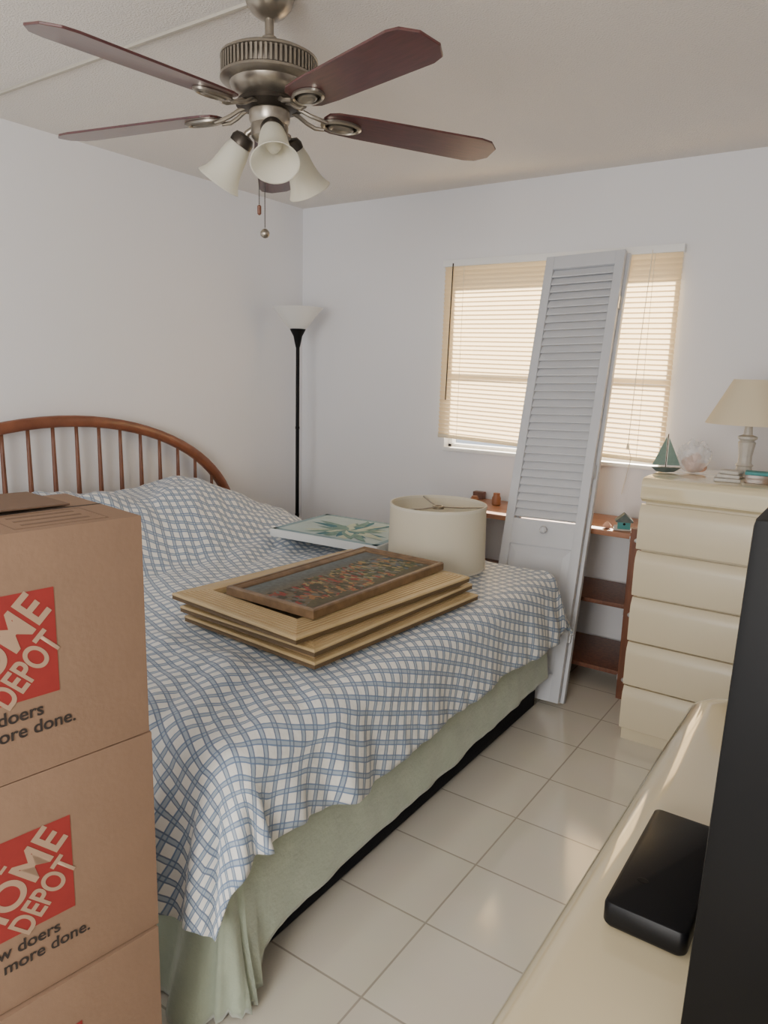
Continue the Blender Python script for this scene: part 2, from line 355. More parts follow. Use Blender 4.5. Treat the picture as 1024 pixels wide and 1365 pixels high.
for a in (-42,196,88):
    ar=math.radians(a); c,s=math.cos(ar),math.sin(ar)
    arm=tube('lamp_arm',[(.03*c,.03*s,-.345),(.05*c,.05*s,-.335),(.070*c,.070*s,-.345),(.078*c,.078*s,-.36)],[.009,.009,.009,.012],M['nickel'],F)
    tilt=Matrix.Translation((.077*c,.077*s,-.352))@Matrix.Rotation(ar,4,'Z')@Matrix.Rotation(math.radians(-37),4,'Y')
    bm=bmesh.new(); addlathe(bm,[(.012,.004),(.026,0),(.032,-.012),(.032,-.026),(.028,-.03)],24,tilt,cap=True); meshobj('lamp_socket',bm,M['nickdk'],parent=F,smooth=True,autosm=True)
    bm=bmesh.new()
    pr=[(.028,-.018),(.032,-.03),(.037,-.05),(.040,-.075),(.044,-.1),(.052,-.125),(.063,-.143),(.065,-.146)]
    pr2=pr+[(r-.003,z) for r,z in pr[::-1]]
    addlathe(bm,pr2,36,tilt,closed=True); meshobj('lamp_shade',bm,M['glass'],parent=F,smooth=True)
    bm=bmesh.new(); addlathe(bm,[(.002,-.10),(.014,-.095),(.021,-.08),(.018,-.06),(.012,-.04),(.012,-.025)],16,tilt,cap=True); meshobj('light_bulb',bm,M['glass'],parent=F,smooth=True)
def chain(x,y,z0,z1):
    bm=bmesh.new(); z=z0
    while z>z1:
        bmesh.ops.create_icosphere(bm,subdivisions=1,radius=.0021,matrix=Matrix.Translation((x,y,z))); z-=.0045
    return meshobj('pull_chain',bm,M['nickdk'],parent=F)
k=chain(-.030,-.012,-.375,-.535); lathe('chain_pull',[(.002,.012),(.006,.008),(.006,-.012),(.002,-.016)],M['woodv'],(-.030,-.012,-.548),k,12)
k=chain(-.012,-.008,-.385,-.60); lathe('chain_pull',[(.002,.014),(.008,.011),(.013,.004),(.013,-.004),(.008,-.010),(.002,-.012)],M['nickel'],(-.012,-.008,-.615),k,16)
# ---------------------------------------------------------------- torchiere
L=empty('floor_lamp',(-2.94,3.35,0),'black torchiere floor lamp with white glass bowl in the corner','floor lamp')
lathe('base',[(.13,0),(.13,.012),(.12,.02),(.03,.03),(.014,.05)],M['black'],parent=L)
lathe('pole',[(.011,.03),(.011,.55),(.013,.552),(.013,.565),(.011,.567),(.011,1.09),(.013,1.092),(.013,1.105),(.011,1.107),(.011,1.60)],M['black'],parent=L,seg=20)
lathe('lamp_head',[(.012,1.575),(.018,1.60),(.026,1.64),(.045,1.675),(.047,1.682),(.03,1.684)],M['black'],parent=L)
pr=[(.03,1.676),(.048,1.684),(.070,1.705),(.095,1.74),(.122,1.775),(.150,1.805)]
lathe('lamp_shade',pr+[(r-.003,z+.001) for r,z in pr[::-1]],M['bowl'],parent=L,closed=True)
# ---------------------------------------------------------------- bed
BX_H,BX_F,BY_N,BY_F,ZT=-3.08,-1.08,1.01,2.84,.63
B=empty('bed',((BX_H+BX_F)/2,(BY_N+BY_F)/2,0),'large bed with arched cherry spindle headboard and sage skirt','bed')
bx,by=B.location.x,B.location.y
def bl(o): 
    o.parent=B; o.location=(-bx,-by,0); return o
bl(box('mattress',BX_H,BX_F-.02,BY_N+.02,BY_F-.02,.38,ZT-.015,M['matt'],.06,seg=4))
bl(box('box_spring',BX_H,BX_F-.03,BY_N+.03,BY_F-.03,.18,.38,M['matt'],.02))
bm=bmesh.new()
addbox(bm,BX_F-.08,BX_F-.024,BY_N+.03,BY_F-.01,.030,.215,.008)
addbox(bm,BX_H+.05,BX_F-.05,BY_N+.03,BY_N+.07,.055,.2,.008); addbox(bm,BX_H+.05,BX_F-.05,BY_F-.07,BY_F-.03,.055,.2,.008)
for x in (BX_H+.2,BX_F-.12,(BX_H+BX_F)/2):
    for y in (BY_N+.25,(BY_N+BY_F)/2,BY_F-.25): addlathe(bm,[(.025,0),(.028,.02),(.02,.03),(.02,.12)],14,Matrix.Translation((x,y,0)))
bl(meshobj('bed_frame',bm,M['navy'],smooth=True,autosm=True))
# headboard
hb=bmesh.new(); YC=1.90; A_=1.07; HX=-3.115
arc=[(HX,YC-A_,.0),(HX,YC-A_,.3),(HX,YC-A_,.5)]
for i in range(0,41):
    t=math.pi*(1-i/40); arc.append((HX,YC+A_*math.cos(t),.55+.635*math.sin(t)))
arc+=[(HX,YC+A_,.5),(HX,YC+A_,.3),(HX,YC+A_,0)]
def sweeprect(bm,pts,w,h):
    rings=[]
    for i,p in enumerate(pts):
        p=Vector(p); d=(Vector(pts[min(i+1,len(pts)-1)])-Vector(pts[max(i-1,0)])).normalized(); s=Vector((1,0,0)); t=s.cross(d).normalized()
        ring=[]
        for k in range(12):
            a=2*math.pi*k/12; cx=math.copysign(abs(math.cos(a))**.6,math.cos(a)); cy=math.copysign(abs(math.sin(a))**.6,math.sin(a))
            ring.append(bm.verts.new(p+s*w*cx+t*h*cy))
        rings.append(ring)
    for a,b in zip(rings[:-1],rings[1:]):
        for k in range(12): bm.faces.new((a[k],a[(k+1)%12],b[(k+1)%12],b[k]))
    bm.faces.new(rings[0]); bm.faces.new(rings[-1])
sweeprect(hb,arc,.022,.027)
HB=bl(meshobj('headboard',hb,M['wood'],smooth=True))
bm=bmesh.new(); sweeprect(bm,[(HX,YC-A_+.02,.5),(HX,YC,.5),(HX,YC+A_-.02,.5)],.018,.03)
o=meshobj('lower_rail',bm,M['wood'],smooth=True); o.parent=HB
for i in range(-8,9):
    y=1.87+.118*i
    q=1-((y-YC)/A_)**2
    if q<=.03: continue
    ztp=.55+.635*math.sqrt(q)-.01
    bm=bmesh.new(); addlathe(bm,[(.008,.51),(.011,.6),(.0115,(ztp+.5)/2),(.009,ztp-.1),(.008,ztp)],10,Matrix.Translation((HX,y,0)))
    o=meshobj('spindle',bm,M['woodv'],smooth=True); o.parent=HB
# skirt
path=[]
n1=90
for i in range(40): 
    x=BX_H+.4+(BX_F-.02-(BX_H+.4))*i/40; path.append((x,BY_F+.0,0,1))
for i in range(9):
    a=math.pi/2*(1-i/8); path.append((BX_F-.02+.02*math.cos(a),BY_F-.02+.02*math.sin(a),math.cos(a),math.sin(a)))
for i in range(1,n1):
    y=BY_F-.02-(BY_F-BY_N-.04)*i/n1; path.append((BX_F,y,1,0))
for i in range(15):
    a=-math.pi/2*i/14; path.append((BX_F-.02+.02*math.cos(a),BY_N+.02+.02*math.sin(a),math.cos(a),math.sin(a)))
for i in range(1,70):
    x=BX_F-.02-(BX_F-BX_H-.4)*i/70; path.append((x,BY_N,0,-1))
bm=bmesh.new(); cols=[]; e=0; prev=None; NR=30
for (x,y,nx,ny) in path:
    if prev: e+=math.hypot(x-prev[0],y-prev[1])+ (.02 if (nx*ny)!=0 else 0)
    prev=(x,y)
    near=max(0,min(1,(BY_N+.12-y)/.12))
    near=near*near*(3-2*near)
    zfoot=.115+.055*(y-BY_N)/(BY_F-BY_N)
    zb=zfoot*(1-near)+.012*near + .008*noise.noise(Vector((e*4,3,0)))*(1-near)
    col=[]
    for j in range(NR+1):
        f=j/NR; z=.56*(1-f)+zb*f
        g=f**1.6
        amp=(.011+.045*near)*g; fr=1+near*.9
        w=amp*(noise.noise(Vector((e*6*fr,f*1.2,1)))+.6*noise.noise(Vector((e*15*fr,f*1.5,5))))
        out=.004+w+g*(.020+.02*near+.06*near*abs(ny))
        if ny>.5 : out=min(out,.015)
        col.append(bm.verts.new((x+nx*out,y+ny*out,max(.006,z))))
    cols.append(col)
for a,b in zip(cols[:-1],cols[1:]):
    for j in range(NR): bm.faces.new((a[j],b[j],b[j+1],a[j+1]))
sk=bl(meshobj('bed_skirt',bm,M['skirt'],smooth=True)); md=sk.modifiers.new('s','SOLIDIFY'); md.thickness=.004
# comforter
bm=bmesh.new(); uvl=bm.loops.layers.uv.new('UVMap')
xe,yn,yf=BX_F-.035,BY_N+.03,BY_F-.035; Rr=.075
LX,LN,LF=.305,.43,.34
step=.013
nx_=int((xe+LX+3.02)/step); ny_=int((yf+LF-(yn-LN))/step)
def sm(a,b,x):
    t=max(0,min(1,(x-a)/(b-a))); return t*t*(3-2*t)
def comf(X,Y):
    ox=max(0,X-xe); oy=(Y-yf) if Y>yf else ((Y-yn) if Y<yn else 0)
    Xc=min(X,xe); Yc=min(max(Y,yn),yf); r=math.hypot(ox,oy)
    pz=.25*sm(-2.25,-2.68,X)*(1-.72*sm(2.3,2.86,Yc)); pz*=1-.25*sm(-2.9,-3.02,X)
    pz*=.97+.05*math.sin(Yc*5.0+1)
    flat=1-.85*max(sm(-1.9,-1.75,X)*sm(1.3,1.42,Y)*(1-sm(2.75,2.85,Y)),0)
    wr=.020*noise.noise(Vector((X*3.0+Y*1.5,Y*2.6-X*.8,2)))+.022*abs(noise.noise(Vector((X*7+Y*4,Y*3,7))))+.004*noise.noise(Vector((X*17,Y*17,3)))
    wr=.006+wr if wr>-.006 else .006-.006+.2*(wr+.006)
    wr=max(wr,-.004)
    top=ZT+.004+pz+(wr*(1+.8*sm(-2.0,-2.4,X)))*flat
    if r==0: return Vector((Xc,Yc,top))
    dx,dy=ox/r,oy/r; L0=Rr*math.pi/2
    if oy>0: ee=Yc-yn+ (math.atan2(oy,ox)*.25 if ox>0 else .39+(xe-Xc))
    elif oy<0: ee=-(math.atan2(-oy,ox)*.25 if ox>0 else .39+(xe-Xc))
    else: ee=Yc-yn
    corner=2*abs(dx*dy)
    r*=1-(.16 if oy<0 else .18)*corner
    if r<L0:
        th=r/Rr; out=Rr*math.sin(th); dz=-Rr*(1-math.cos(th))
    else:
        q=r-L0; out=Rr+q*(.10+(.16 if oy<0 else .34)*corner+(.12 if (oy<0) else 0)*(1-corner)); dz=-Rr-q*(.985-.05*corner)
    g=sm(.05,.32,r)
    rip=g*(.012+.040*noise.noise(Vector((ee*3.1+.7*math.sin(ee*2.3),r*1.0,4)))+.022*noise.noise(Vector((ee*8+1.1*math.sin(ee*3.7),r*1.5+ee,9)))+.008*noise.noise(Vector((ee*22,r*3,2))))
    if oy<0: rip+=g*.018*math.sin(ee*34)*min(1,q*8 if r>L0 else 0)
    rip=max(rip,-.016*g)
    if oy>0 and ox<=.05: rip=max(min(rip,0)*.5,-.006)
    out+=rip
    z=top+dz
    if oy>0 and ox==0: out=min(out,.08)
    return Vector((Xc+dx*out,Yc+dy*out,z))
V=[]
for i in range(nx_+1):
    X=-3.02+step*i; row=[]
    for j in range(ny_+1):
        Y=(yn-LN)+step*j
        X2=X; Y2=Y
        if X>xe: X2=xe+(X-xe)*(1+.10*noise.noise(Vector((Y*2.4,1,1))))
        if Y<yn: Y2=yn-(yn-Y)*(1+.07*noise.noise(Vector((X*2.5,7,1))))
        v=bm.verts.new(comf(X2,Y2)); row.append((v,X2,Y2))
    V.append(row)
for i in range(nx_):
    for j in range(ny_):
        q=[V[i][j],V[i+1][j],V[i+1][j+1],V[i][j+1]]
        f=bm.faces.new([a[0] for a in q])
        for lp,a in zip(f.loops,q): 
            n3=noise.noise(Vector((a[1]*1.7,a[2]*1.7,0)))*.04
            lp[uvl].uv=(a[1]+n3,a[2]+n3*.7)
cf=meshobj('comforter',bm,M['lattice'],smooth=True); md=cf.modifiers.new('s','SOLIDIFY'); md.thickness=.006; md.offset=1
tag(cf,'blue and white lattice-patterned comforter draped over the bed','comforter')
# ---------------------------------------------------------------- big frames
def rib_profile():
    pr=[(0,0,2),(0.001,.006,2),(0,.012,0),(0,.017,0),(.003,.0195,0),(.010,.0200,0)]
    n=8
    for i in range(n):
        u=i/n; ins=.012+.079*u; z=.0195+.010*math.sin(u*math.pi*.62)
        pr+=[(ins,z-.0012,1),(ins+.0008,z-.0002,0),(ins+.0040,z+.0005,0),(ins+.0074,z-.0002,0),(ins+.0082,z-.0012,1)]
    pr+=[(.093,.024,0),(.096,.012,1)]
    return pr
def addframe(bm,W,Lh,prof):
    rings=[]
    for t in prof:
        ins,z=t[0],t[1]
        rings.append([bm.verts.new((sx*(W/2-ins),sy*(Lh/2-ins),z)) for sx,sy in ((-1,-1),(1,-1),(1,1),(-1,1))])
    for i,(a,b) in enumerate(zip(rings[:-1],rings[1:])):
        mi=prof[i][2] if len(prof[i])>2 else 0
        for k in range(4):
            f=bm.faces.new((a[k],a[(k+1)%4],b[(k+1)%4],b[k])); f.material_index=mi
    bm.faces.new(rings[0]); return rings
fr0=None
specs=[(-1.432,1.853,.656,-4.0),(-1.448,1.849,.690,-2.4),(-1.465,1.833,.724,-5.4)]
for i,(x,y,z,r) in enumerate(specs):
    if fr0 is None:
        fr0=empty('picture_frame',(x,y,z),'large ribbed champagne-wood frame stacked on the bed','picture frame',(0,0,math.radians(r)),'stacked frames on the bed')
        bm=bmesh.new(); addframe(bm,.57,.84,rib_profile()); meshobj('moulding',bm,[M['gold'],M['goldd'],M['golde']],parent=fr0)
        box('backing',-.19,.19,-.325,.325,.004,.012,M['mirror'],0,fr0)
    else: copytree(fr0,(x,y,z),(0,0,math.radians(r)))
P=empty('framed_picture',(-1.425,1.855,.7565),'village landscape picture in bronze wood frame on the stack','picture',(0,0,math.radians(-1.5)))
bm=bmesh.new(); addframe(bm,.36,.70,[(0,0),(0,.024),(.003,.028),(.012,.029),(.015,.025),(.020,.024),(.028,.020),(.031,.016)]); meshobj('frame',bm,M['pframe'],parent=P)
box('mat_border',-.15,.15,-.32,.32,.004,.015,M['pmat'],0,P)
bm=bmesh.new(); addbox(bm,-.143,.143,-.313,.313,.0155,.0165); meshobj('painting',bm,M['paint'],parent=P)
# canvas painting
K=empty('canvas_painting',(-1.98,2.62,.694),'white canvas with teal agave plant painting lying on the bed','canvas painting',(0,math.radians(0),math.radians(3)))
box('canvas',-.29,.29,-.22,.22,0,.035,M['canvas'],.003,K)
bm=bmesh.new()
addbox(bm,-.285,.285,-.215,.215,.0352,.0358,0,0)
def strip(x0,x1,y0,y1,mi): addbox(bm,x0,x1,y0,y1,.0358,.0362,0,mi)
strip(-.285,.285,-.215,-.19,4); strip(-.285,.285,.19,.215,4); strip(-.285,-.26,-.215,.215,4); strip(.26,.285,-.215,.215,4)
rnd=random.Random(3)
for i in range(44):
    a=2*math.pi*i/18+rnd.uniform(-.25,.25); ln=rnd.uniform(.16,.27) if i<24 else rnd.uniform(.07,.15); wd=rnd.uniform(.018,.032)
    cx,cy=.02,-.04; c,s=math.cos(a),math.sin(a)
    def cl(p): return (max(-.255,min(.255,p[0])),max(-.185,min(.185,p[1])))
    zz=.0364+i*.00006; bend=rnd.uniform(-.03,.03)
    pts=[(0,-wd*.3),(ln*.4,-wd+bend*.3),(ln*.75,-wd*.6+bend),(ln,bend*1.8),(ln*.75,wd*.6+bend),(ln*.4,wd+bend*.3),(0,wd*.3)]
    pts=[cl((cx+px*c-py*s,cy+px*s+py*c)) for px,py in pts]
    vs=[bm.verts.new((px,py,zz)) for px,py in pts]; f=bm.faces.new(vs); f.material_index=(1,2,3,2)[i%4]
meshobj('painting',bm,AG,parent=K)
# drum shade
S=empty('drum_lampshade',(-1.475,2.56,.658),'off-white fabric drum lampshade standing on the bed','lampshade')
lathe('fabric_wall',[(.204,0),(.198,.260),(.195,.260),(.201,0)],M['shade'],parent=S,seg=64,closed=True)
lathe('rim_band',[(.2055,0),(.2052,.009),(.2005,.009),(.2005,0)],M['shadein'],parent=S,seg=64,closed=True)
lathe('rim_band',[(.2005,.252),(.2,.263),(.1935,.263),(.1935,.252)],M['shadein'],parent=S,seg=64,closed=True)
bm=bmesh.new()
for a in (20,140,260):
    ar=math.radians(a); addtube(bm,[(.02*math.cos(ar),.02*math.sin(ar),.248),(.1*math.cos(ar),.1*math.sin(ar),.250),(.196*math.cos(ar),.196*math.sin(ar),.258)],.003,6)
addlathe(bm,[(.016,.240),(.024,.240),(.024,.252),(.016,.252)],20,closed=True)
meshobj('spider_fitter',bm,M['nickel'],parent=S)
# ---------------------------------------------------------------- bifold door
TH=math.radians(-17.4)
DR=empty('louvered_door',(-1.41,2.90,.02),'white folded louvered bifold door leaning against the window','folding door')
DR.rotation_euler=(TH,math.radians(-1.9),0)
def panel(name,x0,y0,wd,ang):
    r=link(D.objects.new(name,None)); r.parent=DR; r.location=(x0,y0,0); r.rotation_euler=(0,0,ang); r.empty_display_size=.02
    H=2.10; st=.042; T=.028
    bm=bmesh.new()
    addbox(bm,0,st,0,T,0,H,.002); addbox(bm,wd-st,wd,0,T,0,H,.002)
    for a,b in ((0,.12),(.68,.80),(H-.065,H)): addbox(bm,st,wd-st,.001,T-.001,a,b,.001)
    meshobj('door_frame',bm,M['door'],parent=r,smooth=True,autosm=True)
    bm=bmesh.new(); n=32
    for i in range(n):
        z=.812+(H-.065-.815)*(i+.5)/n
        t=bmesh.new(); bmesh.ops.create_cube(t,size=1)
        for v in t.verts: v.co=Vector((st+(v.co.x+.5)*(wd-2*st),v.co.y*.008,v.co.z*.045))
        bmesh.ops.bevel(t,geom=list(t.edges),offset=.0025,segments=1,affect='EDGES')
        bmesh.ops.transform(t,matrix=Matrix.Translation((0,T/2,z))@Matrix.Rotation(math.radians(-25),4,'X'),verts=t.verts)
        me=D.meshes.new('t'); t.to_mesh(me); t.free(); bm.from_mesh(me); D.meshes.remove(me)
    meshobj('louvers',bm,M['door'],parent=r)
    bm=bmesh.new(); addbox(bm,st,wd-st,.010,T-.010,.12,.68)
    a=[(st+.005,.125),(wd-st-.005,.125),(wd-st-.005,.675),(st+.005,.675)]; b=[(st+.035,.16),(wd-st-.035,.16),(wd-st-.035,.64),(st+.035,.64)]
    A=[bm.verts.new((x,.010,z)) for x,z in a]; Bv=[bm.verts.new((x,.002,z)) for x,z in b]
    for k in range(4): bm.faces.new((A[k],A[(k+1)%4],Bv[(k+1)%4],Bv[k]))
    bm.faces.new(Bv)
    meshobj('raised_panel',bm,M['door'],parent=r)
    return r
p1=panel('door_leaf',0,0,.385,0); p2=panel('door_leaf',.012,.034,.385,math.radians(1.2))
bm=bmesh.new(); addlathe(bm,[(.006,0),(.006,.012),(.014,.018),(.018,.026),(.014,.034),(.004,.037)],20,Matrix.Translation((.205,0,.755))@Matrix.Rotation(math.radians(90),4,'X'))
o=meshobj('door_knob',bm,M['door'],parent=p1,smooth=True)
for z in (.3,1.05,1.85):
    bm=bmesh.new(); addbox(bm,.3855,.3872,.004,.058,z-.03,z+.03,.0005); addlathe(bm,[(.003,z-.032),(.003,z+.032)],10,Matrix.Translation((.3885,.031,0)))
    meshobj('hinge',bm,M['metal'],parent=DR)
# ---------------------------------------------------------------- shelf unit under window
U=empty('shelf_unit',(-1.33,3.46,0),'low reddish wood shelf unit with steel fittings under the window','shelf unit')
ux,uy=-1.33,3.46
def ul(o): o.location=(-ux,-uy,0); o.parent=U; return o
ul(box('top_shelf',-1.82,-.845,3.262,3.655,.735,.76,M['woods'],.003))
ul(box('middle_shelf',-1.82,-.845,3.28,3.64,.40,.42,M['woodv'],.003))
ul(box('bottom_shelf',-1.82,-.845,3.24,3.64,.09,.11,M['woodv'],.003))
for x in (-1.86,-.858):
    for y in (3.190,3.61):
        p=ul(box('post',x,x+.062,y,y+.04,0,.80,M['woodv'],.004))
        for z in (.75,.41,.10):
            bm=bmesh.new(); addlathe(bm,[(.009,0),(.009,.012),(.005,.014)],12,Matrix.Translation((x+.030,y,z))@Matrix.Rotation(math.radians(90),4,'X'))
            meshobj('bolt',bm,M['metal'],parent=p)
            box('bracket',x-.004,x,y+.005,y+.03,z-.012,z+.012,M['metal'],.001,p)
    ul(box('side_rail',x+.015,x+.037,3.225,3.615,.70,.735,M['woodv'],.002)); ul(box('side_rail',x+.015,x+.037,3.225,3.615,.05,.09,M['woodv'],.002))
for i,(x,y,h) in enumerate(((-1.66,3.50,.065),(-1.80,3.52,.03))):
    c=lathe('candle_jar',[(.018,0),(.024,.004),(.024,h*.6),(.018,h*.8),(.018,h),(.014,h)],M['orange'],(x,y,.761),seg=24); tag(c,'small amber candle jar on the wooden shelf','candle')
H=empty('birdhouse_ornament',(-.93,3.33,.761),'tiny turquoise birdhouse ornament on the shelf edge','ornament',(0,0,math.radians(20)))
box('base',-.045,.045,-.03,.03,0,.006,M['lampb'],.001,H)
box('house_body',-.028,.028,-.02,.02,.006,.045,M['teal'],.001,H)
prism('roof',[(-.04,.042),(0,.078),(.04,.042),(.036,.038),(-.036,.038)],-.028,.028,M['roof'],'y',H)
lathe('entrance_hole',[(.006,0),(.006,.002)],M['black'],(0,-.0225,.03),H,12,rot=(math.radians(90),0,0))
box('fence',-.045,-.03,-.028,-.024,.006,.025,M['lampb'],.001,H)
tag(lathe('seashell',[(.003,0),(.016,.004),(.02,.012),(.012,.024),(.003,.032)],M['shell'],(-1.0,3.31,.761),seg=12),'small pale seashell on the wooden shelf','seashell')
# ---------------------------------------------------------------- chest of drawers
CX0,CX1,CY0,CY1=-.73,.19,2.83,3.30
Q=empty('chest_of_drawers',((CX0+CX1)/2,(CY0+CY1)/2,0),'tall cream lacquered five-drawer chest by the wall','chest of drawers')
def ql(o): o.location=(-Q.location.x,-Q.location.y,0); o.parent=Q; return o
bm=bmesh.new(); addbox(bm,CX0+.012,CX1-.012,CY0+.012,CY1,.0,.99,.003); ql(meshobj('carcass',bm,M['cream']))
pf=[(CY0-.008,.993),(CY0-.020,1.0),(CY0-.023,1.040),(CY0-.020,1.062),(CY0-.010,1.075),(CY0+.008,1.08),(CY1,1.08),(CY1,.985),(CY0+.0,.985)]
ql(prism('top',pf,CX0-.002,CX1+.002,M['creamtop'],'x',bev=.003))
dh=(.985-.055)/5
for i in range(5):
    z0=.055+dh*i
    pf=[(CY0+.014,z0+.001),(CY0-.018,z0+.001),(CY0-.023,z0+.004),(CY0-.0245,z0+.010),(CY0-.0235,z0+dh*.70),(CY0-.019,z0+dh*.82),(CY0-.004,z0+dh-.010),(CY0+.014,z0+dh-.010)]
    bm=bmesh.new(); addprism(bm,pf,CX0,CX1,'x'); ql(meshobj('drawer',bm,M['cream'],smooth=True,autosm=True))
ql(box('plinth',CX0+.004,CX1-.004,CY0+.0,CY0+.012,0,.052,M['cream'],.002))
# table lamp
T=empty('table_lamp',(-.43,3.12,1.081),'white ceramic table lamp with cream coolie shade on chest','table lamp')
lathe('lamp_base',[(.052,0),(.055,.006),(.05,.014),(.036,.02),(.028,.03),(.026,.04),(.032,.046),(.024,.055),(.023,.08),(.027,.11),(.031,.135),(.024,.142),(.034,.15),(.034,.158),(.016,.165),(.013,.2)],M['lampb'],parent=T,rfun=lambda a,k:1+.04*math.cos(10*a))
lathe('lamp_shade',[(.158,.205),(.072,.375),(.070,.375),(.155,.205)],M['lampsh'],parent=T,closed=True,seg=48)
lathe('lamp_socket',[(.008,.18),(.012,.19),(.012,.24),(.02,.27),(.022,.29),(.01,.315)],M['glass'],parent=T,seg=14)
# sailboat
sb=empty('sailboat_ornament',(-.70,3.02,1.081),'small pale green sailboat ornament on the chest','ornament',(0,0,math.radians(25)))
bm=bmesh.new()
secs=[(-.055,.002,.02),(-.035,.011,.004),(0,.014,.0),(.035,.009,.004),(.062,.001,.022)]
rg=[]
for x,wv,zb in secs: rg.append([bm.verts.new((x,-wv,.022)),bm.verts.new((x,0,zb)),bm.verts.new((x,wv,.022))])
for a,b in zip(rg[:-1],rg[1:]):
    for k in range(2): bm.faces.new((a[k],b[k],b[k+1],a[k+1]))
    bm.faces.new((a[2],b[2],b[0],a[0]))
meshobj('hull',bm,M['roof'],parent=sb)
tube('mast',[(0,0,.01),(0,0,.155)],.0018,M['nickdk'],sb,seg=6)
prism('sail',[(-.003,.03),(-.003,.15),(-.052,.03)],-.001,.001,M['sail'],'y',sb); prism('sail',[(.004,.03),(.004,.14),(.03,.085),(.055,.03)],-.001,.001,M['sail'],'y',sb)
# bag of shells
sg=empty('bag_of_shells',(-.61,3.08,1.081),'clear plastic bag holding peach seashells on chest','bag')
bm=bmesh.new(); bmesh.ops.create_icosphere(bm,subdivisions=4,radius=1)
for v in bm.verts:
    d=v.co.copy(); n_=noise.noise(d*2.2)*.35+abs(noise.noise(d*5))*.25; v.co=Vector((d.x*.060,d.y*.045,(d.z+1)*.062))*(1+n_*.5); v.co.z=max(0,v.co.z)
meshobj('plastic_bag',bm,M['bag'],parent=sg)
for i,(x,y,z,r) in enumerate(((0,0,.03,.034),(.028,.01,.025,.024),(-.022,0,.045,.024),(.01,-.01,.066,.022))):
    bm=bmesh.new(); bmesh.ops.create_icosphere(bm,subdivisions=2,radius=r,matrix=Matrix.Translation((x,y,z))@Matrix.Diagonal((1,.8,.8,1)))
    meshobj('seashell',bm,M['shell'],parent=sg,smooth=True)
for i in range(3):
    bm=bmesh.new(); addbox(bm,-.045+.004*i,.045-.006*i,-.03,.03,0,.014,.006,seg=3)
    o=meshobj('folded_washcloth',bm,M['lampb'],(-.455+.006*i,2.93+.004*i,1.0805+.0145*i),smooth=True,rot=(0,0,math.radians(8-9*i)))
    tag(o,'small folded white washcloth stacked on the chest','washcloth','folded washcloths on the chest')
tb=empty('trinket_box',(-.36,2.97,1.081),'small wooden trinket box on the chest','box',(0,0,.1))
box('box_body',-.04,.04,-.03,.03,0,.03,M['pframe'],.002,tb); box('lid',-.042,.042,-.032,.032,.0305,.042,M['teal'],.003,tb)
# ---------------------------------------------------------------- low dresser
E=empty('low_dresser',(-.03,.95,0),'long glossy cream lacquered dresser with rounded edges','dresser')
def el(o): o.location=(.03,-.95,0); o.parent=E; return o
DX0,DX1,DY0,DY1=-.288,.235,.15,1.745
def rrect(x0,x1,y0,y1,r,n=8,rr=(1,1,1,1)):
    pts=[]
    for (cx,cy,a0,k) in ((x1,y0,-90,0),(x1,y1,0,1),(x0,y1,90,2),(x0,y0,180,3)):
        rad=r*rr[k]; ccx=cx-rad if cx==x1 else cx+rad; ccy=cy+rad if cy==y0 else cy-rad
        for i in range(n+1):
            a=math.radians(a0+90*i/n); pts.append((ccx+rad*math.cos(a),ccy+rad*math.sin(a)))
    return pts
bm=bmesh.new(); lay=[]
for z,ins in ((.68,.012),(.685,.004),(.695,0),(.706,.001),(.719,.006),(.730,.014),(.739,.025),(.7455,.038),(.749,.052),(.75,.066)):
    lay.append([bm.verts.new((x,y,z)) for x,y in rrect(DX0+ins,DX1-ins*.2,DY0+ins,DY1-ins,max(.01,.085-ins*.6),10,(.1,.1,1,1))])
for a,b in zip(lay[:-1],lay[1:]):
    n=len(a)
    for k in range(n): bm.faces.new((a[k],a[(k+1)%n],b[(k+1)%n],b[k]))
bm.faces.new(lay[0]); bm.faces.new(lay[-1])
el(meshobj('top',bm,M['creamtop'],smooth=True,autosm=True))
el(box('carcass',DX0+.045,DX1,DY0+.05,DY1-.05,.03,.682,M['cream'],.004))
for i in range(3):
    for j in range(3):
        y0=DY0+.05+j*(1.49/3); z0=.07+i*.202
        pf=[(DX0+.046,z0),(DX0+.024,z0),(DX0+.020,z0+.01),(DX0+.022,z0+.13),(DX0+.04,z0+.195),(DX0+.046,z0+.197)]
        bm=bmesh.new(); addprism(bm,pf,y0,y0+1.49/3-.008,'y'); el(meshobj('drawer',bm,M['cream']))
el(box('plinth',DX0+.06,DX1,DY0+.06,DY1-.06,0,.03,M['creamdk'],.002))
# TV
V_=empty('television',(-.080,1.19,.752),'black television standing on the low dresser','television',(0,math.radians(1.0),0))
box('casing',-.017,.075,-.465,.465,.006,.575,M['black'],.008,V_)
box('back_housing',.074,.15,-.30,.30,.02,.42,M['black'],.02,V_)
box('screen',-.0185,-.0165,-.445,.445,.05,.555,mat('tv_screen',srgb(6,6,8),.12),0,V_)
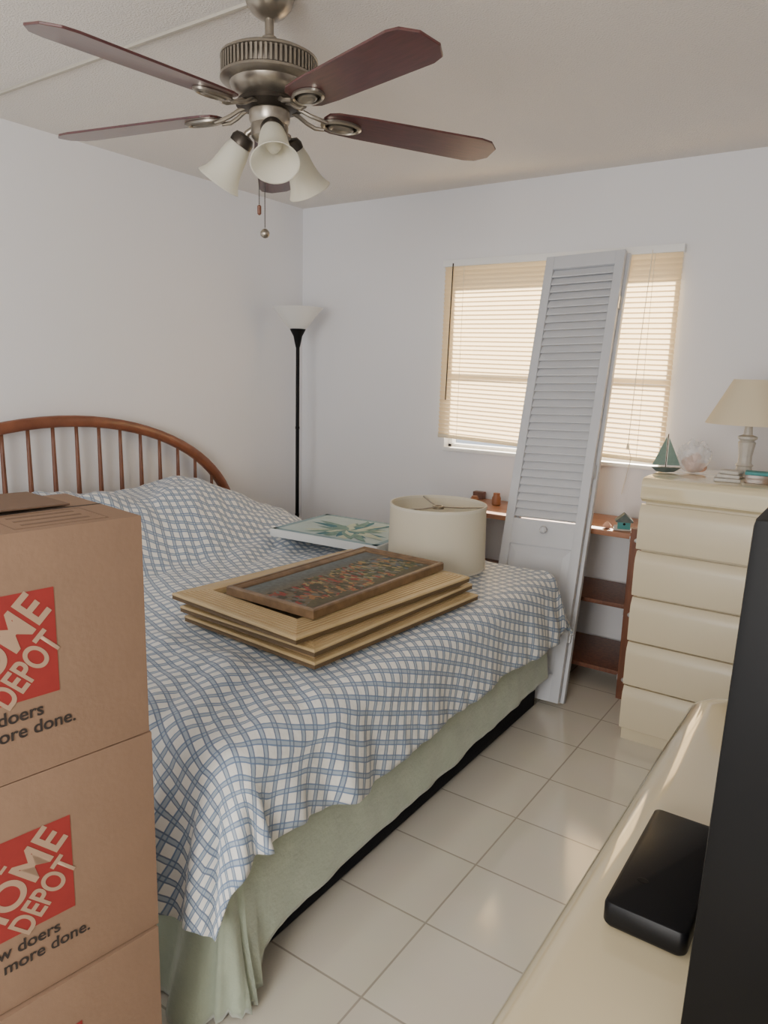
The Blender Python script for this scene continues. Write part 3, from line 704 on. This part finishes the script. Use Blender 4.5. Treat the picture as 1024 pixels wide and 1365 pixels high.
# cable box
cbx=empty('set_top_box',(-.167,.975,.751),'black rounded media box lying on the cream dresser','media box',(0,0,0))
lay=[];bm=bmesh.new()
for z,ins in ((.002,.003),(.005,.001),(.008,0),(.031,0),(.0355,.0015),(.037,.004)):
    lay.append([bm.verts.new((x,y,z)) for x,y in rrect(-.052+ins,.052-ins,-.128+ins,.128-ins,.010,6)])
for a,b in zip(lay[:-1],lay[1:]):
    n=len(a)
    for k in range(n): bm.faces.new((a[k],a[(k+1)%n],b[(k+1)%n],b[k]))
bm.faces.new(lay[0]); bm.faces.new(lay[-1]); meshobj('casing',bm,M['blackm'],parent=cbx,smooth=True,autosm=True)
bm=bmesh.new(); addlathe(bm,[(.008,.0372),(.007,.0375)],20,Matrix.Translation((-.02,-.06,0))@Matrix.Diagonal((1,.7,1,1))); meshobj('emblem',bm,M['black'],parent=cbx)
# ---------------------------------------------------------------- cardboard boxes
def textmesh(s,size,m,align='LEFT',bold=0):
    cu=D.curves.new('txt','FONT'); cu.body=s; cu.size=size; cu.align_x=align; cu.offset=bold; cu.space_character=1.0
    o=D.objects.new('txt',cu); link(o); C.view_layer.update()
    me=D.meshes.new_from_object(o.evaluated_get(C.evaluated_depsgraph_get())); D.objects.remove(o); me.materials.append(m); return me
HBX=.398
def face(o,parent,s,z,rot=0,x=.0006,scale=(1,1)):
    mm=Matrix.Translation((x,s,z))@Matrix(((0,0,1,0),(1,0,0,0),(0,1,0,0),(0,0,0,1)))@Matrix.Rotation(rot,4,'Z')
    for v in o.data.vertices: v.co=Vector((v.co.x*scale[0],v.co.y*scale[1],0))
    o.data.transform(mm); o.parent=parent; return o
def mkbox():
    r=empty('cardboard_box',(0,0,0),'brown moving box with red square logo, stacked','cardboard box',None,'stacked moving boxes')
    b=box('box_body',-.29,0,-.46,0,.0,HBX,M['card'],.003,r)
    bm=bmesh.new(); addbox(bm,-.148,-.142,-.459,-.001,HBX-.0005,HBX+.0006,0); meshobj('flap_seam',bm,M['ink'],parent=r)
    bm=bmesh.new(); s0,s1,z0,z1=-.33,-.155,.130,.304
    vs=[bm.verts.new((.0008,a,b_)) for a,b_ in ((s0,z0),(s1,z0),(s1,z1),(s0,z1))]; bm.faces.new(vs); lg=meshobj('logo',bm,M['red'],parent=r)
    cy,cz=(s0+s1)/2,(z0+z1)/2; q=math.radians(45)
    for s,wd_,ht,off,al in (('THE',.056,.032,.042,-.008),('HOME',.184,.058,-.022,0),('DEPOT',.126,.046,-.074,0.0)):
        me=textmesh(s,.1,M['cardl'],'CENTER',.0022)
        xs_=[v.co.x for v in me.vertices]; ys_=[v.co.y for v in me.vertices]
        kx=wd_/(max(xs_)-min(xs_)); ky=ht/(max(ys_)-min(ys_))
        y_=cy+math.cos(q)*al-math.sin(q)*off; z_=cz+math.sin(q)*al+math.cos(q)*off
        o=link(D.objects.new('lettering',me)); face(o,r,y_,z_,q,.0014,(kx,ky))
    for s,z in (('How doers',.098),('get more done.',.070)):
        me=textmesh(s,.0305,M['ink'],'LEFT',.0005); o=link(D.objects.new('lettering',me)); face(o,r,-.322,z,0,.0012)
    bm=bmesh.new()
    for a in ((-.13,-.02,-.20,-.198),(-.13,-.02,-.05,-.048),(-.13,-.128,-.20,-.048),(-.022,-.02,-.20,-.048)): addbox(bm,a[0],a[1],a[2],a[3],HBX,HBX+.0006)
    for k in range(3): addbox(bm,-.11+.03*k,-.102+.03*k,-.18,-.07,HBX,HBX+.0006)
    meshobj('printed_label',bm,M['brownink'],parent=r)
    return r
r1=mkbox()
rt=math.radians(-8)
r1.location=(-1.022,.765,.80); r1.rotation_euler=(0,0,rt)
copytree(r1,(-1.020,.768,.4005),(0,0,rt-.01)); copytree(r1,(-1.016,.764,.0005),(0,0,rt+.005))
r1['label']='brown moving box with red logo and loose flap, topmost in stack'
bm=bmesh.new(); addbox(bm,-.09,.05,-.24,.02,0,.003,.001); meshobj('loose_flap',bm,M['brownink'],(-.20,-.08,HBX+.005),r1,rot=(math.radians(-2),math.radians(2),math.radians(8)))
# ---------------------------------------------------------------- light + camera
wd=D.worlds.new('World'); C.scene.world=wd; wd.use_nodes=True; bg=wd.node_tree.nodes['Background']; bg.inputs[0].default_value=(.86,.92,1,1); bg.inputs[1].default_value=1.3
def area(loc,tgt,sx,sy,e,col):
    l=D.lights.new('a','AREA'); l.shape='RECTANGLE'; l.size=sx; l.size_y=sy; l.energy=e; l.color=col
    o=link(D.objects.new('daylight',l)); o.location=loc; o.rotation_euler=(Vector(tgt)-Vector(loc)).to_track_quat('-Z','Y').to_euler(); return o
area((-.3,-1.9,1.5),(-3.2,1.7,1.9),1.2,1.3,94,(1,.955,.90))
sl=D.lights.new('sun','SUN'); sl.energy=33; sl.angle=.05; sl.color=(1,.90,.75); so=link(D.objects.new('sun',sl)); so.rotation_euler=Vector((.15,-.8,-.62)).to_track_quat('-Z','Y').to_euler()
cam=D.cameras.new('cam'); co=link(D.objects.new('camera',cam)); C.scene.camera=co
cam.sensor_fit='VERTICAL'; cam.sensor_height=36; cam.lens=965/1365*36; cam.clip_start=.01
a=math.radians(34.3); th=math.radians(11.0); rl=math.radians(1.55)
fh=Vector((-math.sin(a),math.cos(a),0)); hr=Vector((math.cos(a),math.sin(a),0)); zz=Vector((0,0,1))
Fw=math.cos(th)*fh-math.sin(th)*zz; U0=math.sin(th)*fh+math.cos(th)*zz
rx=math.cos(rl)*hr+math.sin(rl)*U0; upv=-math.sin(rl)*hr+math.cos(rl)*U0
m=Matrix((rx,upv,-Fw)).transposed().to_4x4(); m.translation=Vector((0,0,1.45)); co.matrix_world=m
